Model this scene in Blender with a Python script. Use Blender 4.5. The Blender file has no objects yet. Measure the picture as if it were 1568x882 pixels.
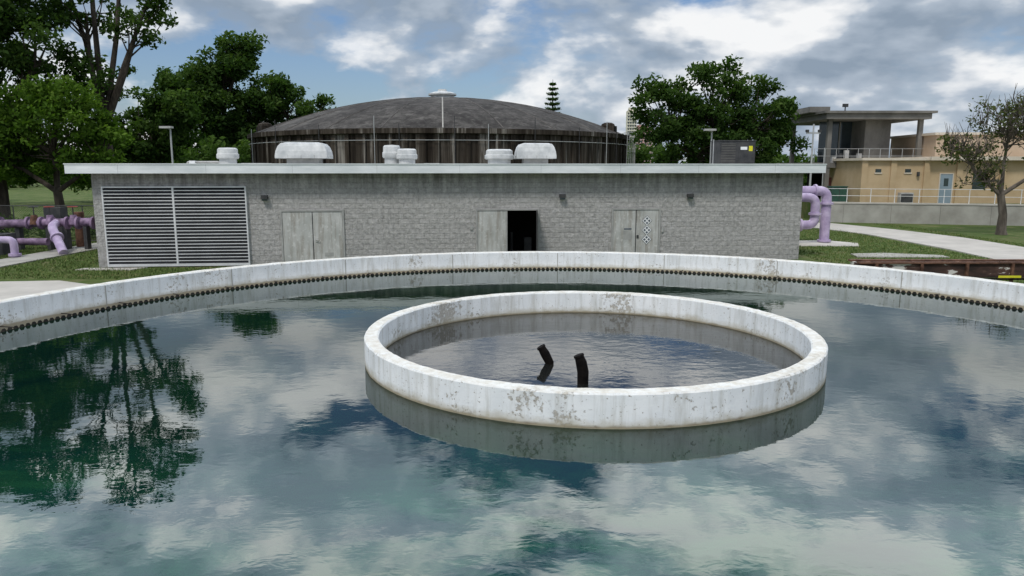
import bpy, math, random
import numpy as np
from mathutils import Vector, Matrix
rad=math.radians
scene=bpy.context.scene
scene.view_settings.view_transform='Standard'
scene.view_settings.look='None'
scene.view_settings.exposure=0
COL=scene.collection

# ------------------------------------------------------------------ node helpers
def newmat(name):
    m=bpy.data.materials.new(name); m.use_nodes=True
    nt=m.node_tree; nt.nodes.clear()
    out=nt.nodes.new('ShaderNodeOutputMaterial')
    return m,nt,out
def N(nt,t,**kw):
    n=nt.nodes.new(t)
    for k,v in kw.items(): setattr(n,k,v)
    return n
def L(nt,a,b): nt.links.new(a,b)
def coord(nt,scale=(1,1,1)):
    tc=N(nt,'ShaderNodeTexCoord'); mp=N(nt,'ShaderNodeMapping')
    mp.inputs['Scale'].default_value=scale
    L(nt,tc.outputs['Object'],mp.inputs['Vector']); return mp.outputs[0]
def noise(nt,vec,scale,detail=6,rough=.55,dist=0):
    n=N(nt,'ShaderNodeTexNoise'); n.inputs['Scale'].default_value=scale
    n.inputs['Detail'].default_value=min(detail,6); n.inputs['Roughness'].default_value=rough
    n.inputs['Distortion'].default_value=dist
    L(nt,vec,n.inputs['Vector']); return n.outputs['Fac']
def ramp(nt,fac,stops):
    r=N(nt,'ShaderNodeValToRGB'); e=r.color_ramp.elements
    while len(e)<len(stops): e.new(.5)
    for i,(p,c) in enumerate(stops):
        e[i].position=p
        e[i].color=(c,c,c,1) if not hasattr(c,'__len__') else (c[0],c[1],c[2],1)
    L(nt,fac,r.inputs[0]); return r.outputs[0]
def mix(nt,fac,a,b,mode='MIX'):
    m=N(nt,'ShaderNodeMix'); m.data_type='RGBA'; m.blend_type=mode
    def put(s,v):
        if hasattr(v,'links'): L(nt,v,s)
        elif hasattr(v,'__len__'): s.default_value=(v[0],v[1],v[2],1)
        else: s.default_value=v
    if hasattr(fac,'links'): L(nt,fac,m.inputs[0])
    else: m.inputs[0].default_value=fac
    put(m.inputs[6],a); put(m.inputs[7],b)
    return m.outputs[2]
def math_(nt,op,a,b=None,clamp=False):
    m=N(nt,'ShaderNodeMath',operation=op); m.use_clamp=clamp
    for i,v in enumerate((a,b)):
        if v is None: continue
        if hasattr(v,'links'): L(nt,v,m.inputs[i])
        else: m.inputs[i].default_value=v
    return m.outputs[0]
def bsdf(nt,out,col,rough=.8,metal=0,bump=None,bstr=.3,bdist=.02,spec=.3):
    b=N(nt,'ShaderNodeBsdfPrincipled')
    if hasattr(col,'links'): L(nt,col,b.inputs['Base Color'])
    else: b.inputs['Base Color'].default_value=(*col,1)
    if hasattr(rough,'links'): L(nt,rough,b.inputs['Roughness'])
    else: b.inputs['Roughness'].default_value=rough
    b.inputs['Metallic'].default_value=metal
    b.inputs['Specular IOR Level'].default_value=spec
    if bump is not None:
        bp=N(nt,'ShaderNodeBump'); bp.inputs['Strength'].default_value=bstr; bp.inputs['Distance'].default_value=bdist
        L(nt,bump,bp.inputs['Height']); L(nt,bp.outputs[0],b.inputs['Normal'])
    L(nt,b.outputs[0],out.inputs[0]); return b
def simple(name,c1,c2,scale=3,rough=.8,metal=0,bs=.2,bd=.01,vscale=(1,1,1),lo=.35,hi=.65,spec=.3):
    m,nt,out=newmat(name); v=coord(nt,vscale)
    n=noise(nt,v,scale,6,.6)
    c=ramp(nt,n,[(lo,c1),(hi,c2)])
    bsdf(nt,out,c,rough,metal,noise(nt,v,scale*8,2) if bs>.15 else None,bs,bd,spec); return m

# tank levels (metres above the ground)
ZW=1.13        # clarifier water level
ZO=1.555       # top of outer wall
ZI=1.51        # top of stilling well

# ------------------------------------------------------------------ materials
def mat_paint():
    m,nt,out=newmat('weathered_white_paint'); v=coord(nt)
    base=ramp(nt,noise(nt,v,2.5,5),[(.3,(.74,.77,.77)),(.7,(.87,.89,.88))])
    st=noise(nt,coord(nt,(3.6,3.6,.4)),3.0,6,.65)
    base=mix(nt,ramp(nt,st,[(.48,0),(.70,.55)]),base,(.42,.41,.35))
    a=noise(nt,v,1.3,3); b=noise(nt,v,17,6,.7)
    s=math_(nt,'ADD',math_(nt,'MULTIPLY',a,.5),math_(nt,'MULTIPLY',b,.5))
    flake=ramp(nt,s,[(.575,0),(.592,1)])
    fc=ramp(nt,noise(nt,v,36,3),[(.3,(.26,.24,.20)),(.7,(.52,.48,.40))])
    base=mix(nt,math_(nt,'MULTIPLY',flake,.8),base,fc)
    sp=ramp(nt,noise(nt,v,34,3,.6),[(.65,0),(.69,.8)])
    base=mix(nt,sp,base,(.28,.25,.20))
    geo=N(nt,'ShaderNodeNewGeometry'); sx=N(nt,'ShaderNodeSeparateXYZ'); L(nt,geo.outputs['Position'],sx.inputs[0])
    dz=math_(nt,'SUBTRACT',sx.outputs[2],ZW)
    wz=math_(nt,'ADD',dz,math_(nt,'MULTIPLY',noise(nt,v,7,4),.05))
    base=mix(nt,ramp(nt,wz,[(.040,1),(.066,0)]),base,(.08,.045,.018))
    wl2=ramp(nt,math_(nt,'ADD',dz,math_(nt,'MULTIPLY',noise(nt,v,4,6,.7),.22)),[(.13,.7),(.23,0)])
    base=mix(nt,wl2,base,(.43,.39,.28))
    nz=N(nt,'ShaderNodeSeparateXYZ'); L(nt,geo.outputs['Normal'],nz.inputs[0])
    top=ramp(nt,nz.outputs[2],[(.6,0),(.9,1)])
    tp=ramp(nt,noise(nt,v,6,6,.7),[(.38,(.74,.74,.70)),(.55,(.60,.56,.47)),(.75,(.46,.40,.31))])
    base=mix(nt,math_(nt,'MULTIPLY',top,.75),base,tp)
    h=math_(nt,'SUBTRACT',math_(nt,'MULTIPLY',noise(nt,v,25,4),.5),flake)
    bsdf(nt,out,base,.75,0,h,.5,.012); return m
M_paint=mat_paint()
def mat_cmu():
    m,nt,out=newmat('split_face_block')
    tc=N(nt,'ShaderNodeTexCoord'); s=N(nt,'ShaderNodeSeparateXYZ'); L(nt,tc.outputs['Object'],s.inputs[0])
    xx=math_(nt,'ADD',s.outputs[0],s.outputs[1])
    cb=N(nt,'ShaderNodeCombineXYZ'); L(nt,xx,cb.inputs[0]); L(nt,s.outputs[2],cb.inputs[1])
    br=N(nt,'ShaderNodeTexBrick'); L(nt,cb.outputs[0],br.inputs['Vector'])
    br.inputs['Scale'].default_value=1; br.inputs['Brick Width'].default_value=.4; br.inputs['Row Height'].default_value=.2
    br.inputs['Mortar Size'].default_value=.008; br.inputs['Mortar Smooth'].default_value=.6
    br.inputs['Color1'].default_value=(.46,.45,.435,1); br.inputs['Color2'].default_value=(.54,.525,.51,1); br.inputs['Mortar'].default_value=(.42,.41,.40,1)
    v=tc.outputs['Object']
    n=noise(nt,v,7,6,.75)
    c=mix(nt,.9,br.outputs['Color'],ramp(nt,n,[(.3,.5),(.7,1.3)]),'MULTIPLY')
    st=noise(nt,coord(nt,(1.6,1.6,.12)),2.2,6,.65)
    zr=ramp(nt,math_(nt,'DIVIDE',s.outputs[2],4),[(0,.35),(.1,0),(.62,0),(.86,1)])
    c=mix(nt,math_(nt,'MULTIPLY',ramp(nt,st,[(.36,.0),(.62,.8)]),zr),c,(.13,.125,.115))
    c=mix(nt,ramp(nt,noise(nt,v,.5,4),[(.4,0),(.7,.25)]),c,(.56,.55,.53))
    h=math_(nt,'ADD',math_(nt,'MULTIPLY',br.outputs['Fac'],-.35),math_(nt,'MULTIPLY',n,1.8))
    bsdf(nt,out,c,.95,0,h,.9,.05,.1); return m
M_cmu=mat_cmu()
M_fascia=simple('fascia_metal',(.66,.70,.71),(.84,.87,.88),.8,.45,0,.05,.005,(1,1,4))
M_soffit=simple('soffit_metal',(.25,.26,.27),(.33,.34,.35),1,.7)
M_roof=simple('roof_membrane',(.45,.45,.43),(.6,.6,.58),1,.9)
M_louver=simple('louver_metal',(.60,.61,.62),(.72,.73,.74),2,.5)
M_louverd=simple('louver_blade_shade',(.03,.035,.045),(.05,.055,.07),2,.6)  # near-black blades paint the shade of the louver gaps into the colour
M_dark=simple('painted_dark_recess',(.004,.004,.004),(.012,.012,.012),2,.9)  # near-black colour stands in for the shade inside openings
def mat_door():
    m,nt,out=newmat('aged_door_metal')
    c=ramp(nt,noise(nt,coord(nt),1.5,6),[(.3,(.40,.41,.39)),(.7,(.58,.58,.56))])
    st=noise(nt,coord(nt,(5,5,.5)),1.6,6,.7)
    c=mix(nt,ramp(nt,st,[(.46,0),(.64,.7)]),c,(.27,.24,.20))
    c=mix(nt,ramp(nt,noise(nt,coord(nt),7,6,.7),[(.56,0),(.64,.6)]),c,(.68,.68,.66))
    bsdf(nt,out,c,.6); return m
M_door=mat_door()
M_frame=simple('door_frame',(.30,.30,.29),(.42,.42,.40),3,.6)
M_galv=simple('galvanised_vent',(.44,.46,.46),(.66,.67,.66),2.5,.5,0,.1,.005)
M_galv2=simple('galvanised_dull',(.34,.34,.33),(.52,.52,.50),2.5,.6)
def mat_domewall():
    m,nt,out=newmat('stained_tank_concrete')
    st=noise(nt,coord(nt,(1,1,.05)),1.6,6,.7)
    c=ramp(nt,st,[(.38,(.02,.016,.013)),(.48,(.06,.05,.04)),(.56,(.095,.082,.068)),(.64,(.30,.28,.25))])
    st2=noise(nt,coord(nt,(3,3,.1)),1.5,6,.6)
    c=mix(nt,ramp(nt,st2,[(.45,0),(.58,.8)]),c,(.03,.024,.018))
    bsdf(nt,out,c,.9,0,None,.4,.03,.1); return m
M_domewall=mat_domewall()
def mat_dome():
    m,nt,out=newmat('weathered_dome_concrete')
    v=coord(nt,(1,1,.5))
    c=ramp(nt,noise(nt,v,.35,6,.72,.5),[(.33,(.024,.022,.020)),(.5,(.055,.051,.047)),(.66,(.12,.113,.103))])
    c=mix(nt,ramp(nt,noise(nt,v,2.2,6,.78),[(.50,0),(.68,.5)]),c,(.18,.17,.155))
    c=mix(nt,ramp(nt,noise(nt,v,1.4,6,.78),[(.50,0),(.62,.7)]),c,(.02,.018,.016))
    bsdf(nt,out,c,.9,0,noise(nt,v,6,4),.4,.04,.15); return m
M_dome=mat_dome()
M_rib=simple('dome_rib_concrete',(.05,.046,.042),(.12,.11,.10),1,.9)
M_conc=simple('concrete',(.28,.27,.24),(.44,.43,.39),.9,.9,0,.3,.01,lo=.3,hi=.7)
M_path=simple('pale_path_concrete',(.42,.40,.36),(.56,.53,.48),.8,.9,0,.3,.01,lo=.3,hi=.7)
M_conc_d=simple('grey_frame_concrete',(.13,.125,.115),(.24,.23,.21),.7,.9,0,.3,.01,(1,1,.5))
M_beige=simple('beige_stucco',(.46,.34,.20),(.56,.43,.27),.6,.9,0,.2,.01)
M_beige2=simple('pink_beige_stucco',(.48,.36,.25),(.56,.44,.33),.6,.9)
M_trim=simple('pale_trim',(.60,.53,.43),(.70,.63,.53),1,.8)
M_bluedoor=simple('blue_grey_door',(.22,.29,.34),(.28,.35,.40),1,.5)
M_glass=simple('dark_glass',(.02,.03,.035),(.05,.07,.08),.5,.1,0,0,.001,spec=.8)
M_purple=simple('lavender_pipe_paint',(.36,.28,.44),(.56,.47,.63),2.5,.45,0,.1,.005)
M_purpled=simple('mauve_pipe_dirty',(.11,.07,.12),(.32,.22,.34),3,.55)
M_rust=simple('rusty_iron',(.06,.03,.02),(.19,.10,.065),5,.9)
M_black=simple('black_iron',(.003,.0025,.0025),(.010,.008,.007),12,.8,0,.6,.02,spec=.1)
M_weir=simple('weir_plate',(.008,.007,.006),(.045,.038,.03),9,.8)
M_pole=simple('pole_grey',(.36,.38,.38),(.48,.49,.49),3,.5)
M_whitep=simple('white_rail_paint',(.68,.69,.68),(.78,.79,.78),3,.5)
M_hvac=simple('dark_hvac_metal',(.035,.037,.04),(.07,.07,.07),3,.6)
M_yellow=simple('yellow_label',(.65,.62,.02),(.75,.70,.05),3,.6)
M_signw=simple('sign_white',(.78,.79,.79),(.84,.85,.85),3,.5)
M_signd=simple('sign_print',(.06,.08,.10),(.15,.17,.2),12,.6)
M_green=simple('green_box',(.03,.08,.06),(.05,.12,.09),3,.6)
M_red=simple('dark_red_metal',(.20,.035,.025),(.30,.06,.045),3,.6)
M_bark=simple('bark',(.06,.05,.04),(.17,.145,.12),3,.95,0,.6,.03,(1,1,.3))
M_barkd=simple('dark_bark',(.025,.02,.016),(.08,.066,.052),3,.95,0,.6,.03,(1,1,.3))
M_tower1=simple('tower_cream',(.62,.58,.45),(.75,.70,.58),.1,.8)
M_tower2=simple('tower_pink',(.52,.30,.27),(.62,.40,.36),.1,.8)
def mat_trough():
    m,nt,out=newmat('peeling_rusty_trough'); v=coord(nt,(.35,1,1))
    c=ramp(nt,noise(nt,v,2.6,6,.62),[(.38,(.03,.02,.017)),(.5,(.07,.04,.032)),(.54,(.12,.075,.06)),(.56,(.62,.60,.56))])
    bsdf(nt,out,c,.85); return m
M_trough=mat_trough()
def mat_grass():
    m,nt,out=newmat('grass_lawn'); v=coord(nt)
    c=ramp(nt,noise(nt,v,.25,6,.65),[(.3,(.055,.095,.022)),(.5,(.09,.135,.035)),(.7,(.14,.17,.06))])
    c=mix(nt,ramp(nt,noise(nt,v,5,6,.75),[(.4,0),(.7,.7)]),c,(.04,.065,.018))
    c=mix(nt,ramp(nt,noise(nt,v,.9,6,.7),[(.50,0),(.68,.65)]),c,(.21,.18,.10))
    bsdf(nt,out,c,.95,0,noise(nt,v,14,4,.8),.6,.05,.1); return m
M_grass=mat_grass()
def mat_blade():
    m,nt,out=newmat('grass_blades')
    at=N(nt,'ShaderNodeAttribute',attribute_name='tint')
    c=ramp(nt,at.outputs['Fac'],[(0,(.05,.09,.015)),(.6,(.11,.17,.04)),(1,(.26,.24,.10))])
    bsdf(nt,out,c,.8); return m
M_blade=mat_blade()
def mat_leaf(name,dark,mid,light,trans=.35):
    m,nt,out=newmat(name)
    at=N(nt,'ShaderNodeAttribute',attribute_name='tint')
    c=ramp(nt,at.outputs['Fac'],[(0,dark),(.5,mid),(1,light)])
    d=N(nt,'ShaderNodeBsdfDiffuse'); L(nt,c,d.inputs[0])
    t=N(nt,'ShaderNodeBsdfTranslucent'); L(nt,mix(nt,1,c,(1.3,1.5,.5),'MULTIPLY'),t.inputs[0])
    ms=N(nt,'ShaderNodeMixShader'); ms.inputs[0].default_value=trans
    L(nt,d.outputs[0],ms.inputs[1]); L(nt,t.outputs[0],ms.inputs[2]); L(nt,ms.outputs[0],out.inputs[0]); return m
M_leafA=mat_leaf('leaves_dark',(.018,.040,.010),(.048,.090,.024),(.105,.16,.045))
M_leafB=mat_leaf('leaves_bright',(.035,.075,.012),(.085,.155,.025),(.17,.26,.05))
M_leafC=mat_leaf('leaves_olive',(.025,.05,.012),(.055,.10,.025),(.10,.15,.05))
M_leafD=mat_leaf('leaves_sparse',(.04,.052,.02),(.08,.098,.04),(.15,.16,.085))

def mat_water(name,body1,body2,base_ref,scale,bstr,rough,tint,ior=1.36,dist=.01,floor=None):
    m,nt,out=newmat(name); v=coord(nt)
    c=ramp(nt,noise(nt,v,.45,5,.6,1.2),[(.35,body1),(.68,body2)])
    if floor:   # green floor colour painted in toward the near side, for the steeper view there
        sx=N(nt,'ShaderNodeSeparateXYZ'); L(nt,v,sx.inputs[0])
        yy=math_(nt,'ADD',math_(nt,'MULTIPLY',sx.outputs[1],.1),math_(nt,'MULTIPLY',math_(nt,'SUBTRACT',noise(nt,v,.5,4),.5),.5))
        fl=ramp(nt,noise(nt,coord(nt,(1,2.2,1)),.8,6,.62,1.0),[(.38,floor[0]),(.62,floor[1])])
        c=mix(nt,ramp(nt,yy,[(.42,1),(.74,0)]),c,fl)
    bn=math_(nt,'ADD',noise(nt,coord(nt,(1,1.5,1)),scale,3,.5,.3),math_(nt,'MULTIPLY',noise(nt,v,scale*.22,2,.5),2.0))
    bp=N(nt,'ShaderNodeBump'); bp.inputs['Strength'].default_value=bstr; bp.inputs['Distance'].default_value=dist
    L(nt,bn,bp.inputs['Height'])
    d=N(nt,'ShaderNodeBsdfDiffuse'); L(nt,c,d.inputs[0])
    g=N(nt,'ShaderNodeBsdfGlossy'); g.inputs['Roughness'].default_value=rough; g.inputs['Color'].default_value=(*tint,1)
    L(nt,bp.outputs[0],g.inputs['Normal'])
    fr=N(nt,'ShaderNodeFresnel'); fr.inputs['IOR'].default_value=ior; L(nt,bp.outputs[0],fr.inputs['Normal'])
    f=math_(nt,'ADD',math_(nt,'MULTIPLY',fr.outputs[0],1-base_ref),base_ref,True)
    ms=N(nt,'ShaderNodeMixShader'); L(nt,f,ms.inputs[0]); L(nt,d.outputs[0],ms.inputs[1]); L(nt,g.outputs[0],ms.inputs[2])
    L(nt,ms.outputs[0],out.inputs[0]); return m
M_water=mat_water('clarifier_water',(.0012,.010,.009),(.004,.020,.010),.03,3.8,.10,.01,(.98,1,.98),floor=((.002,.030,.028),(.012,.075,.038)))
M_water2=mat_water('well_water',(.008,.009,.009),(.018,.019,.017),.03,5.0,.22,.03,(.99,.99,.97))

# ------------------------------------------------------------------ mesh builder
class MB:
    def __init__(s): s.v=[];s.f=[];s.m=[];s.mats=[]
    def mi(s,mat):
        if mat not in s.mats: s.mats.append(mat)
        return s.mats.index(mat)
    def add(s,vs,fs,mat):
        o=len(s.v); s.v+= [tuple(p) for p in vs]; k=s.mi(mat)
        for f in fs: s.f.append([i+o for i in f]); s.m.append(k)
        return s
    def box(s,x0,x1,y0,y1,z0,z1,mat,rot=None,piv=None):
        vs=[(x,y,z) for z in (z0,z1) for y in (y0,y1) for x in (x0,x1)]
        if rot is not None:
            c=Vector(piv) if piv else Vector(((x0+x1)/2,(y0+y1)/2,(z0+z1)/2))
            vs=[tuple(rot@(Vector(p)-c)+c) for p in vs]
        return s.add(vs,[(0,2,3,1),(4,5,7,6),(0,1,5,4),(2,6,7,3),(0,4,6,2),(1,3,7,5)],mat)
    def tube(s,pts,rs,mat,n=10,caps=True):
        pts=[Vector(p) for p in pts]
        if not hasattr(rs,'__len__'): rs=[rs]*len(pts)
        vs=[];fs=[]
        up=Vector((0,0,1))
        prev=None
        for i,p in enumerate(pts):
            d=(pts[min(i+1,len(pts)-1)]-pts[max(i-1,0)]).normalized()
            if prev is None:
                a=d.cross(up)
                if a.length<.01: a=d.cross(Vector((0,1,0)))
            else: a=prev-d*prev.dot(d)
            a.normalize(); b=d.cross(a); prev=a
            for k in range(n):
                t=2*math.pi*k/n
                vs.append(p+(a*math.cos(t)+b*math.sin(t))*rs[i])
        for i in range(len(pts)-1):
            for k in range(n):
                k2=(k+1)%n
                fs.append((i*n+k,(i+1)*n+k,(i+1)*n+k2,i*n+k2))
        if caps:
            fs.append(tuple(range(n))); fs.append(tuple((len(pts)-1)*n+k for k in reversed(range(n))))
        return s.add(vs,fs,mat)
    def lathe(s,prof,c,mat,n=48,closed=False,jit=0,seed=0):
        rng=random.Random(seed)
        vs=[];fs=[];k=len(prof)
        for i in range(n):
            a=2*math.pi*i/n
            for (r,z) in prof:
                rr=r+rng.uniform(-jit,jit); vs.append((c[0]+rr*math.cos(a),c[1]+rr*math.sin(a),c[2]+z+rng.uniform(-jit,jit)))
        for i in range(n):
            j=(i+1)%n
            for q in range(k if closed else k-1):
                q2=(q+1)%k
                fs.append((i*k+q,j*k+q,j*k+q2,i*k+q2))
        return s.add(vs,fs,mat)
    def obj(s,name,parent=None,smooth=False,bevel=0):
        me=bpy.data.meshes.new(name); me.from_pydata(s.v,[],s.f)
        for m in s.mats: me.materials.append(m)
        me.polygons.foreach_set('material_index',s.m)
        if smooth:
            me.polygons.foreach_set('use_smooth',[True]*len(s.f))
            me.set_sharp_from_angle(angle=rad(38))
        me.update()
        o=bpy.data.objects.new(name,me); COL.objects.link(o)
        if parent: o.parent=parent
        if bevel:
            b=o.modifiers.new('bevel','BEVEL'); b.width=bevel; b.segments=2; b.limit_method='ANGLE'
        return o
def empty(name,loc=(0,0,0),rz=0):
    e=bpy.data.objects.new(name,None); COL.objects.link(e); e.location=loc; e.rotation_euler=(0,0,rz); return e
def bend(pts,r=.3,k=6):
    P=[Vector(p) for p in pts]; out=[P[0]]
    for i in range(1,len(P)-1):
        a=(P[i-1]-P[i]).normalized()*r; b=(P[i+1]-P[i]).normalized()*r
        for t in range(k+1):
            t/=k; out.append((P[i]+a)*(1-t)**2+P[i]*2*t*(1-t)+(P[i]+b)*t*t)
    out.append(P[-1]); return out
def quads_obj(name,V,tint,mat,parent,nv=4):
    n=len(V)//nv
    me=bpy.data.meshes.new(name)
    me.vertices.add(len(V)); me.vertices.foreach_set('co',np.asarray(V,dtype=np.float32).ravel())
    me.loops.add(n*nv); me.loops.foreach_set('vertex_index',np.arange(n*nv,dtype=np.int32))
    me.polygons.add(n); me.polygons.foreach_set('loop_start',np.arange(0,n*nv,nv,dtype=np.int32))
    me.polygons.foreach_set('loop_total',np.full(n,nv,dtype=np.int32))
    at=me.attributes.new('tint','FLOAT','FACE'); at.data.foreach_set('value',np.asarray(tint,dtype=np.float32))
    me.materials.append(mat); me.update(calc_edges=True)
    o=bpy.data.objects.new(name,me); COL.objects.link(o)
    if parent: o.parent=parent
    return o

# ------------------------------------------------------------------ trees
def leaf_cloud(rs,centres,radii,per,leaf,flat=.75):
    C=[];T=[]
    for c,r in zip(centres,radii):
        k=int(per*rs.uniform(.7,1.2)*(r*r))
        d=rs.normal(size=(k,3)); d/=np.linalg.norm(d,axis=1)[:,None]
        q=d*(rs.uniform(0,1,(k,1))**.45)*r*np.array([1,1,flat])*rs.uniform(.8,1.15,(k,1))
        C.append(q+c)
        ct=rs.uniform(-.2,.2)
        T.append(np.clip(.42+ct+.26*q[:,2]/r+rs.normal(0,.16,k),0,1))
    C=np.concatenate(C);T=np.concatenate(T);n=len(C)
    nrm=rs.normal(size=(n,3))+np.array([0,0,.7]); nrm/=np.linalg.norm(nrm,axis=1)[:,None]
    a=np.cross(nrm,rs.normal(size=(n,3))); a/=np.linalg.norm(a,axis=1)[:,None]
    b=np.cross(nrm,a)
    l=leaf*rs.uniform(.6,1.25,(n,1)); w=l*.5
    V=np.stack([C-a*l,C+b*w,C+a*l,C-b*w],axis=1).reshape(-1,3)
    return V,T
def tree(name,loc,blobs,ncl,per,leaf,tr,fork,lm,seed,cr=(.6,1.2),bark=None,twigs=0,lean=(0,0),shell=.5):
    bark=bark or M_bark
    rs=np.random.RandomState(seed); e=empty(name,loc); mb=MB()
    top=Vector((lean[0],lean[1],fork))
    mb.tube([(0,0,-.2),(lean[0]*.2,lean[1]*.2,.25),(lean[0]*.5+.1,lean[1]*.5,fork*.5),top],[tr*1.5,tr*1.1,tr*.9,tr*.8],bark,9)
    W=np.array([b[6] if len(b)>6 else (b[3]*b[4]*b[5])**.8 for b in blobs],float); W/=W.sum()
    cen=[];rad_=[]
    for bi,b in enumerate(blobs):
        bc=Vector(b[:3]); bc2=Vector((bc.x,bc.y,bc.z-b[5]*.35))
        mid=(top+bc2)*.5+Vector((rs.uniform(-.4,.4),rs.uniform(-.4,.4),rs.uniform(-.1,.5)))
        mb.tube([top*.97,mid,bc2],[tr*.55,tr*.36,tr*.22],bark,7)
        for k in range(max(2,int(round(ncl*W[bi])))):
            d=rs.normal(size=3); d/=np.linalg.norm(d)
            rr=rs.uniform(shell,1.0)
            p=np.array(b[:3])+d*rr*np.array(b[3:6])
            if p[2]<b[2]-b[5]*.75: p[2]=b[2]-b[5]*rs.uniform(.2,.75)
            cen.append(p); rad_.append(rs.uniform(*cr))
            s=bc2.lerp(mid,rs.uniform(0,.7)); pv=Vector(p)
            m2=(s+pv)*.5+Vector(rs.uniform(-.35,.35,3))
            mb.tube([s,m2,pv],[tr*.15,tr*.09,tr*.03],bark,5,False)
            for t in range(twigs):
                q=m2.lerp(pv,rs.uniform(0,1)); dd=Vector(rs.normal(size=3))*.5+Vector((0,0,.9)); dd=dd.normalized()*rs.uniform(.5,1.3)
                mb.tube([q,q+dd*.5+Vector(rs.uniform(-.1,.1,3)),q+dd],[.022,.016,.007],bark,4,False)
    mb.obj('trunk_and_limbs',e,True)
    V,T=leaf_cloud(rs,cen,rad_,per,leaf)
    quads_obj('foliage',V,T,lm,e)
    return e

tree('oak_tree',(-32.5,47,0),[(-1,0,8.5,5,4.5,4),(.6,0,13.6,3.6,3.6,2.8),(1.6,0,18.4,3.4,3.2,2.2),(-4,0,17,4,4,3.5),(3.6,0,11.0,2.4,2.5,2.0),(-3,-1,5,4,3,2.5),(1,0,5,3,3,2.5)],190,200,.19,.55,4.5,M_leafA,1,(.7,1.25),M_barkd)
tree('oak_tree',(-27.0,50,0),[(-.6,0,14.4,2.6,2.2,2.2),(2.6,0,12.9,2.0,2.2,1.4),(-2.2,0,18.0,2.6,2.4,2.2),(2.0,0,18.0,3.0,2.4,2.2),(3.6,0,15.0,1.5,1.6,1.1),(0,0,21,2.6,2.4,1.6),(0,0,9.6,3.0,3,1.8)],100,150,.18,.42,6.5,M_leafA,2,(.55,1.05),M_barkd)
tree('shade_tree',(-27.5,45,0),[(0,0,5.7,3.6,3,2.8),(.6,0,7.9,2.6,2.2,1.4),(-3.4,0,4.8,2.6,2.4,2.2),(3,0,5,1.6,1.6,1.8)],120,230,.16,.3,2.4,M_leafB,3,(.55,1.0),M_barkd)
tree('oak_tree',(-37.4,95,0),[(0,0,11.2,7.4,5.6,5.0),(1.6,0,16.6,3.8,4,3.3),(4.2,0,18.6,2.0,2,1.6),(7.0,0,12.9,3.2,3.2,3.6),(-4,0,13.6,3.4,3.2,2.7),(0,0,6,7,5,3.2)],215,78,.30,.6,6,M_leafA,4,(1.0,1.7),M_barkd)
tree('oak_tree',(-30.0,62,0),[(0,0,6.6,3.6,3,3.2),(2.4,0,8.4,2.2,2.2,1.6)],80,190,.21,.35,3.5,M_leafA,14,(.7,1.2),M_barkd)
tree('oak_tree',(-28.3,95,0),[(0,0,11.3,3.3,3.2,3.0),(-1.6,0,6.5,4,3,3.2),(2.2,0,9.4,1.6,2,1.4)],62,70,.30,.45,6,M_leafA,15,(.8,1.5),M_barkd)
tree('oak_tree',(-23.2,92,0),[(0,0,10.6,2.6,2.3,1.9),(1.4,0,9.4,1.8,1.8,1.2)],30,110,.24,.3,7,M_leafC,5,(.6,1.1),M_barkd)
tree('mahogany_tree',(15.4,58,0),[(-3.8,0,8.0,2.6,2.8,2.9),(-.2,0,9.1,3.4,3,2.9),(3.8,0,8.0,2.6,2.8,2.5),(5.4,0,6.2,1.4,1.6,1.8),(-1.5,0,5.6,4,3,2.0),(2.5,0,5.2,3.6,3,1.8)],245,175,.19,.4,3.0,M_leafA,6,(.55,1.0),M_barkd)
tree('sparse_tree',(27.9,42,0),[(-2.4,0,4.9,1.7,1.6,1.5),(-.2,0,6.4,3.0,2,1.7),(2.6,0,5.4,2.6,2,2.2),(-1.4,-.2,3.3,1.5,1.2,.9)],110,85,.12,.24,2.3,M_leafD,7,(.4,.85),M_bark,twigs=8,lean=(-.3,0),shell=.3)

def norfolk(name,loc,h,r):
    rs=np.random.RandomState(9); e=empty(name,loc); mb=MB()
    mb.tube([(0,0,0),(0,0,h*.6),(0,0,h)],[.3,.18,.03],M_barkd,7)
    C=[];R=[]
    z=h*.25
    while z<h-.1:
        f=(h-z)/(h*.75); rr=r*f**.7+.12
        m=5
        ph=rs.uniform(0,6)
        rr*=rs.uniform(.75,1.1)
        for k in range(m):
            a=ph+2*math.pi*k/m; tip=(math.cos(a)*rr,math.sin(a)*rr,z+.25*rr)
            mb.tube([(0,0,z-.1),(tip[0]*.5,tip[1]*.5,z),tip],[.06,.04,.02],M_barkd,4,False)
            for t in (.35,.6,.8,1): C.append(np.array([tip[0]*t,tip[1]*t,z+.2*rr*t])); R.append(.28+.16*f)
        z+=.72
    mb.obj('trunk',e)
    V,T=leaf_cloud(rs,C,R,300,.13,.7); quads_obj('needles',V,T,M_leafA,e)
norfolk('norfolk_pine_tree',(5.9,110,0),16.3,1.9)

def palm(name,loc,h,seed):
    rs=np.random.RandomState(seed); e=empty(name,loc); mb=MB()
    mb.tube([(0,0,0),(.15,0,h*.5),(.1,0,h)],[.25,.18,.14],M_bark,8)
    for k in range(18):
        a=rs.uniform(0,6.28); el=rs.uniform(-.5,1.2); ln=rs.uniform(1.6,2.4)
        pts=[];
        for i in range(6):
            t=i/5; x=math.cos(el)*ln*t; zz=math.sin(el)*ln*t-1.3*t*t
            pts.append(Vector((.1+math.cos(a)*x,math.sin(a)*x,h+zz)))
        side=Vector((-math.sin(a),math.cos(a),0))
        for i in range(5):
            for sgn in (-1,1):
                for q in range(3):
                    p=pts[i].lerp(pts[i+1],q/3); w=side*sgn*.45*(1-.6*abs(i/5-.4))
                    mb.add([p,p+w+Vector((0,0,-.25)),p+(pts[i+1]-pts[i])*.22],[(0,1,2)],M_leafC)
    mb.obj('palm',e)
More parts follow.
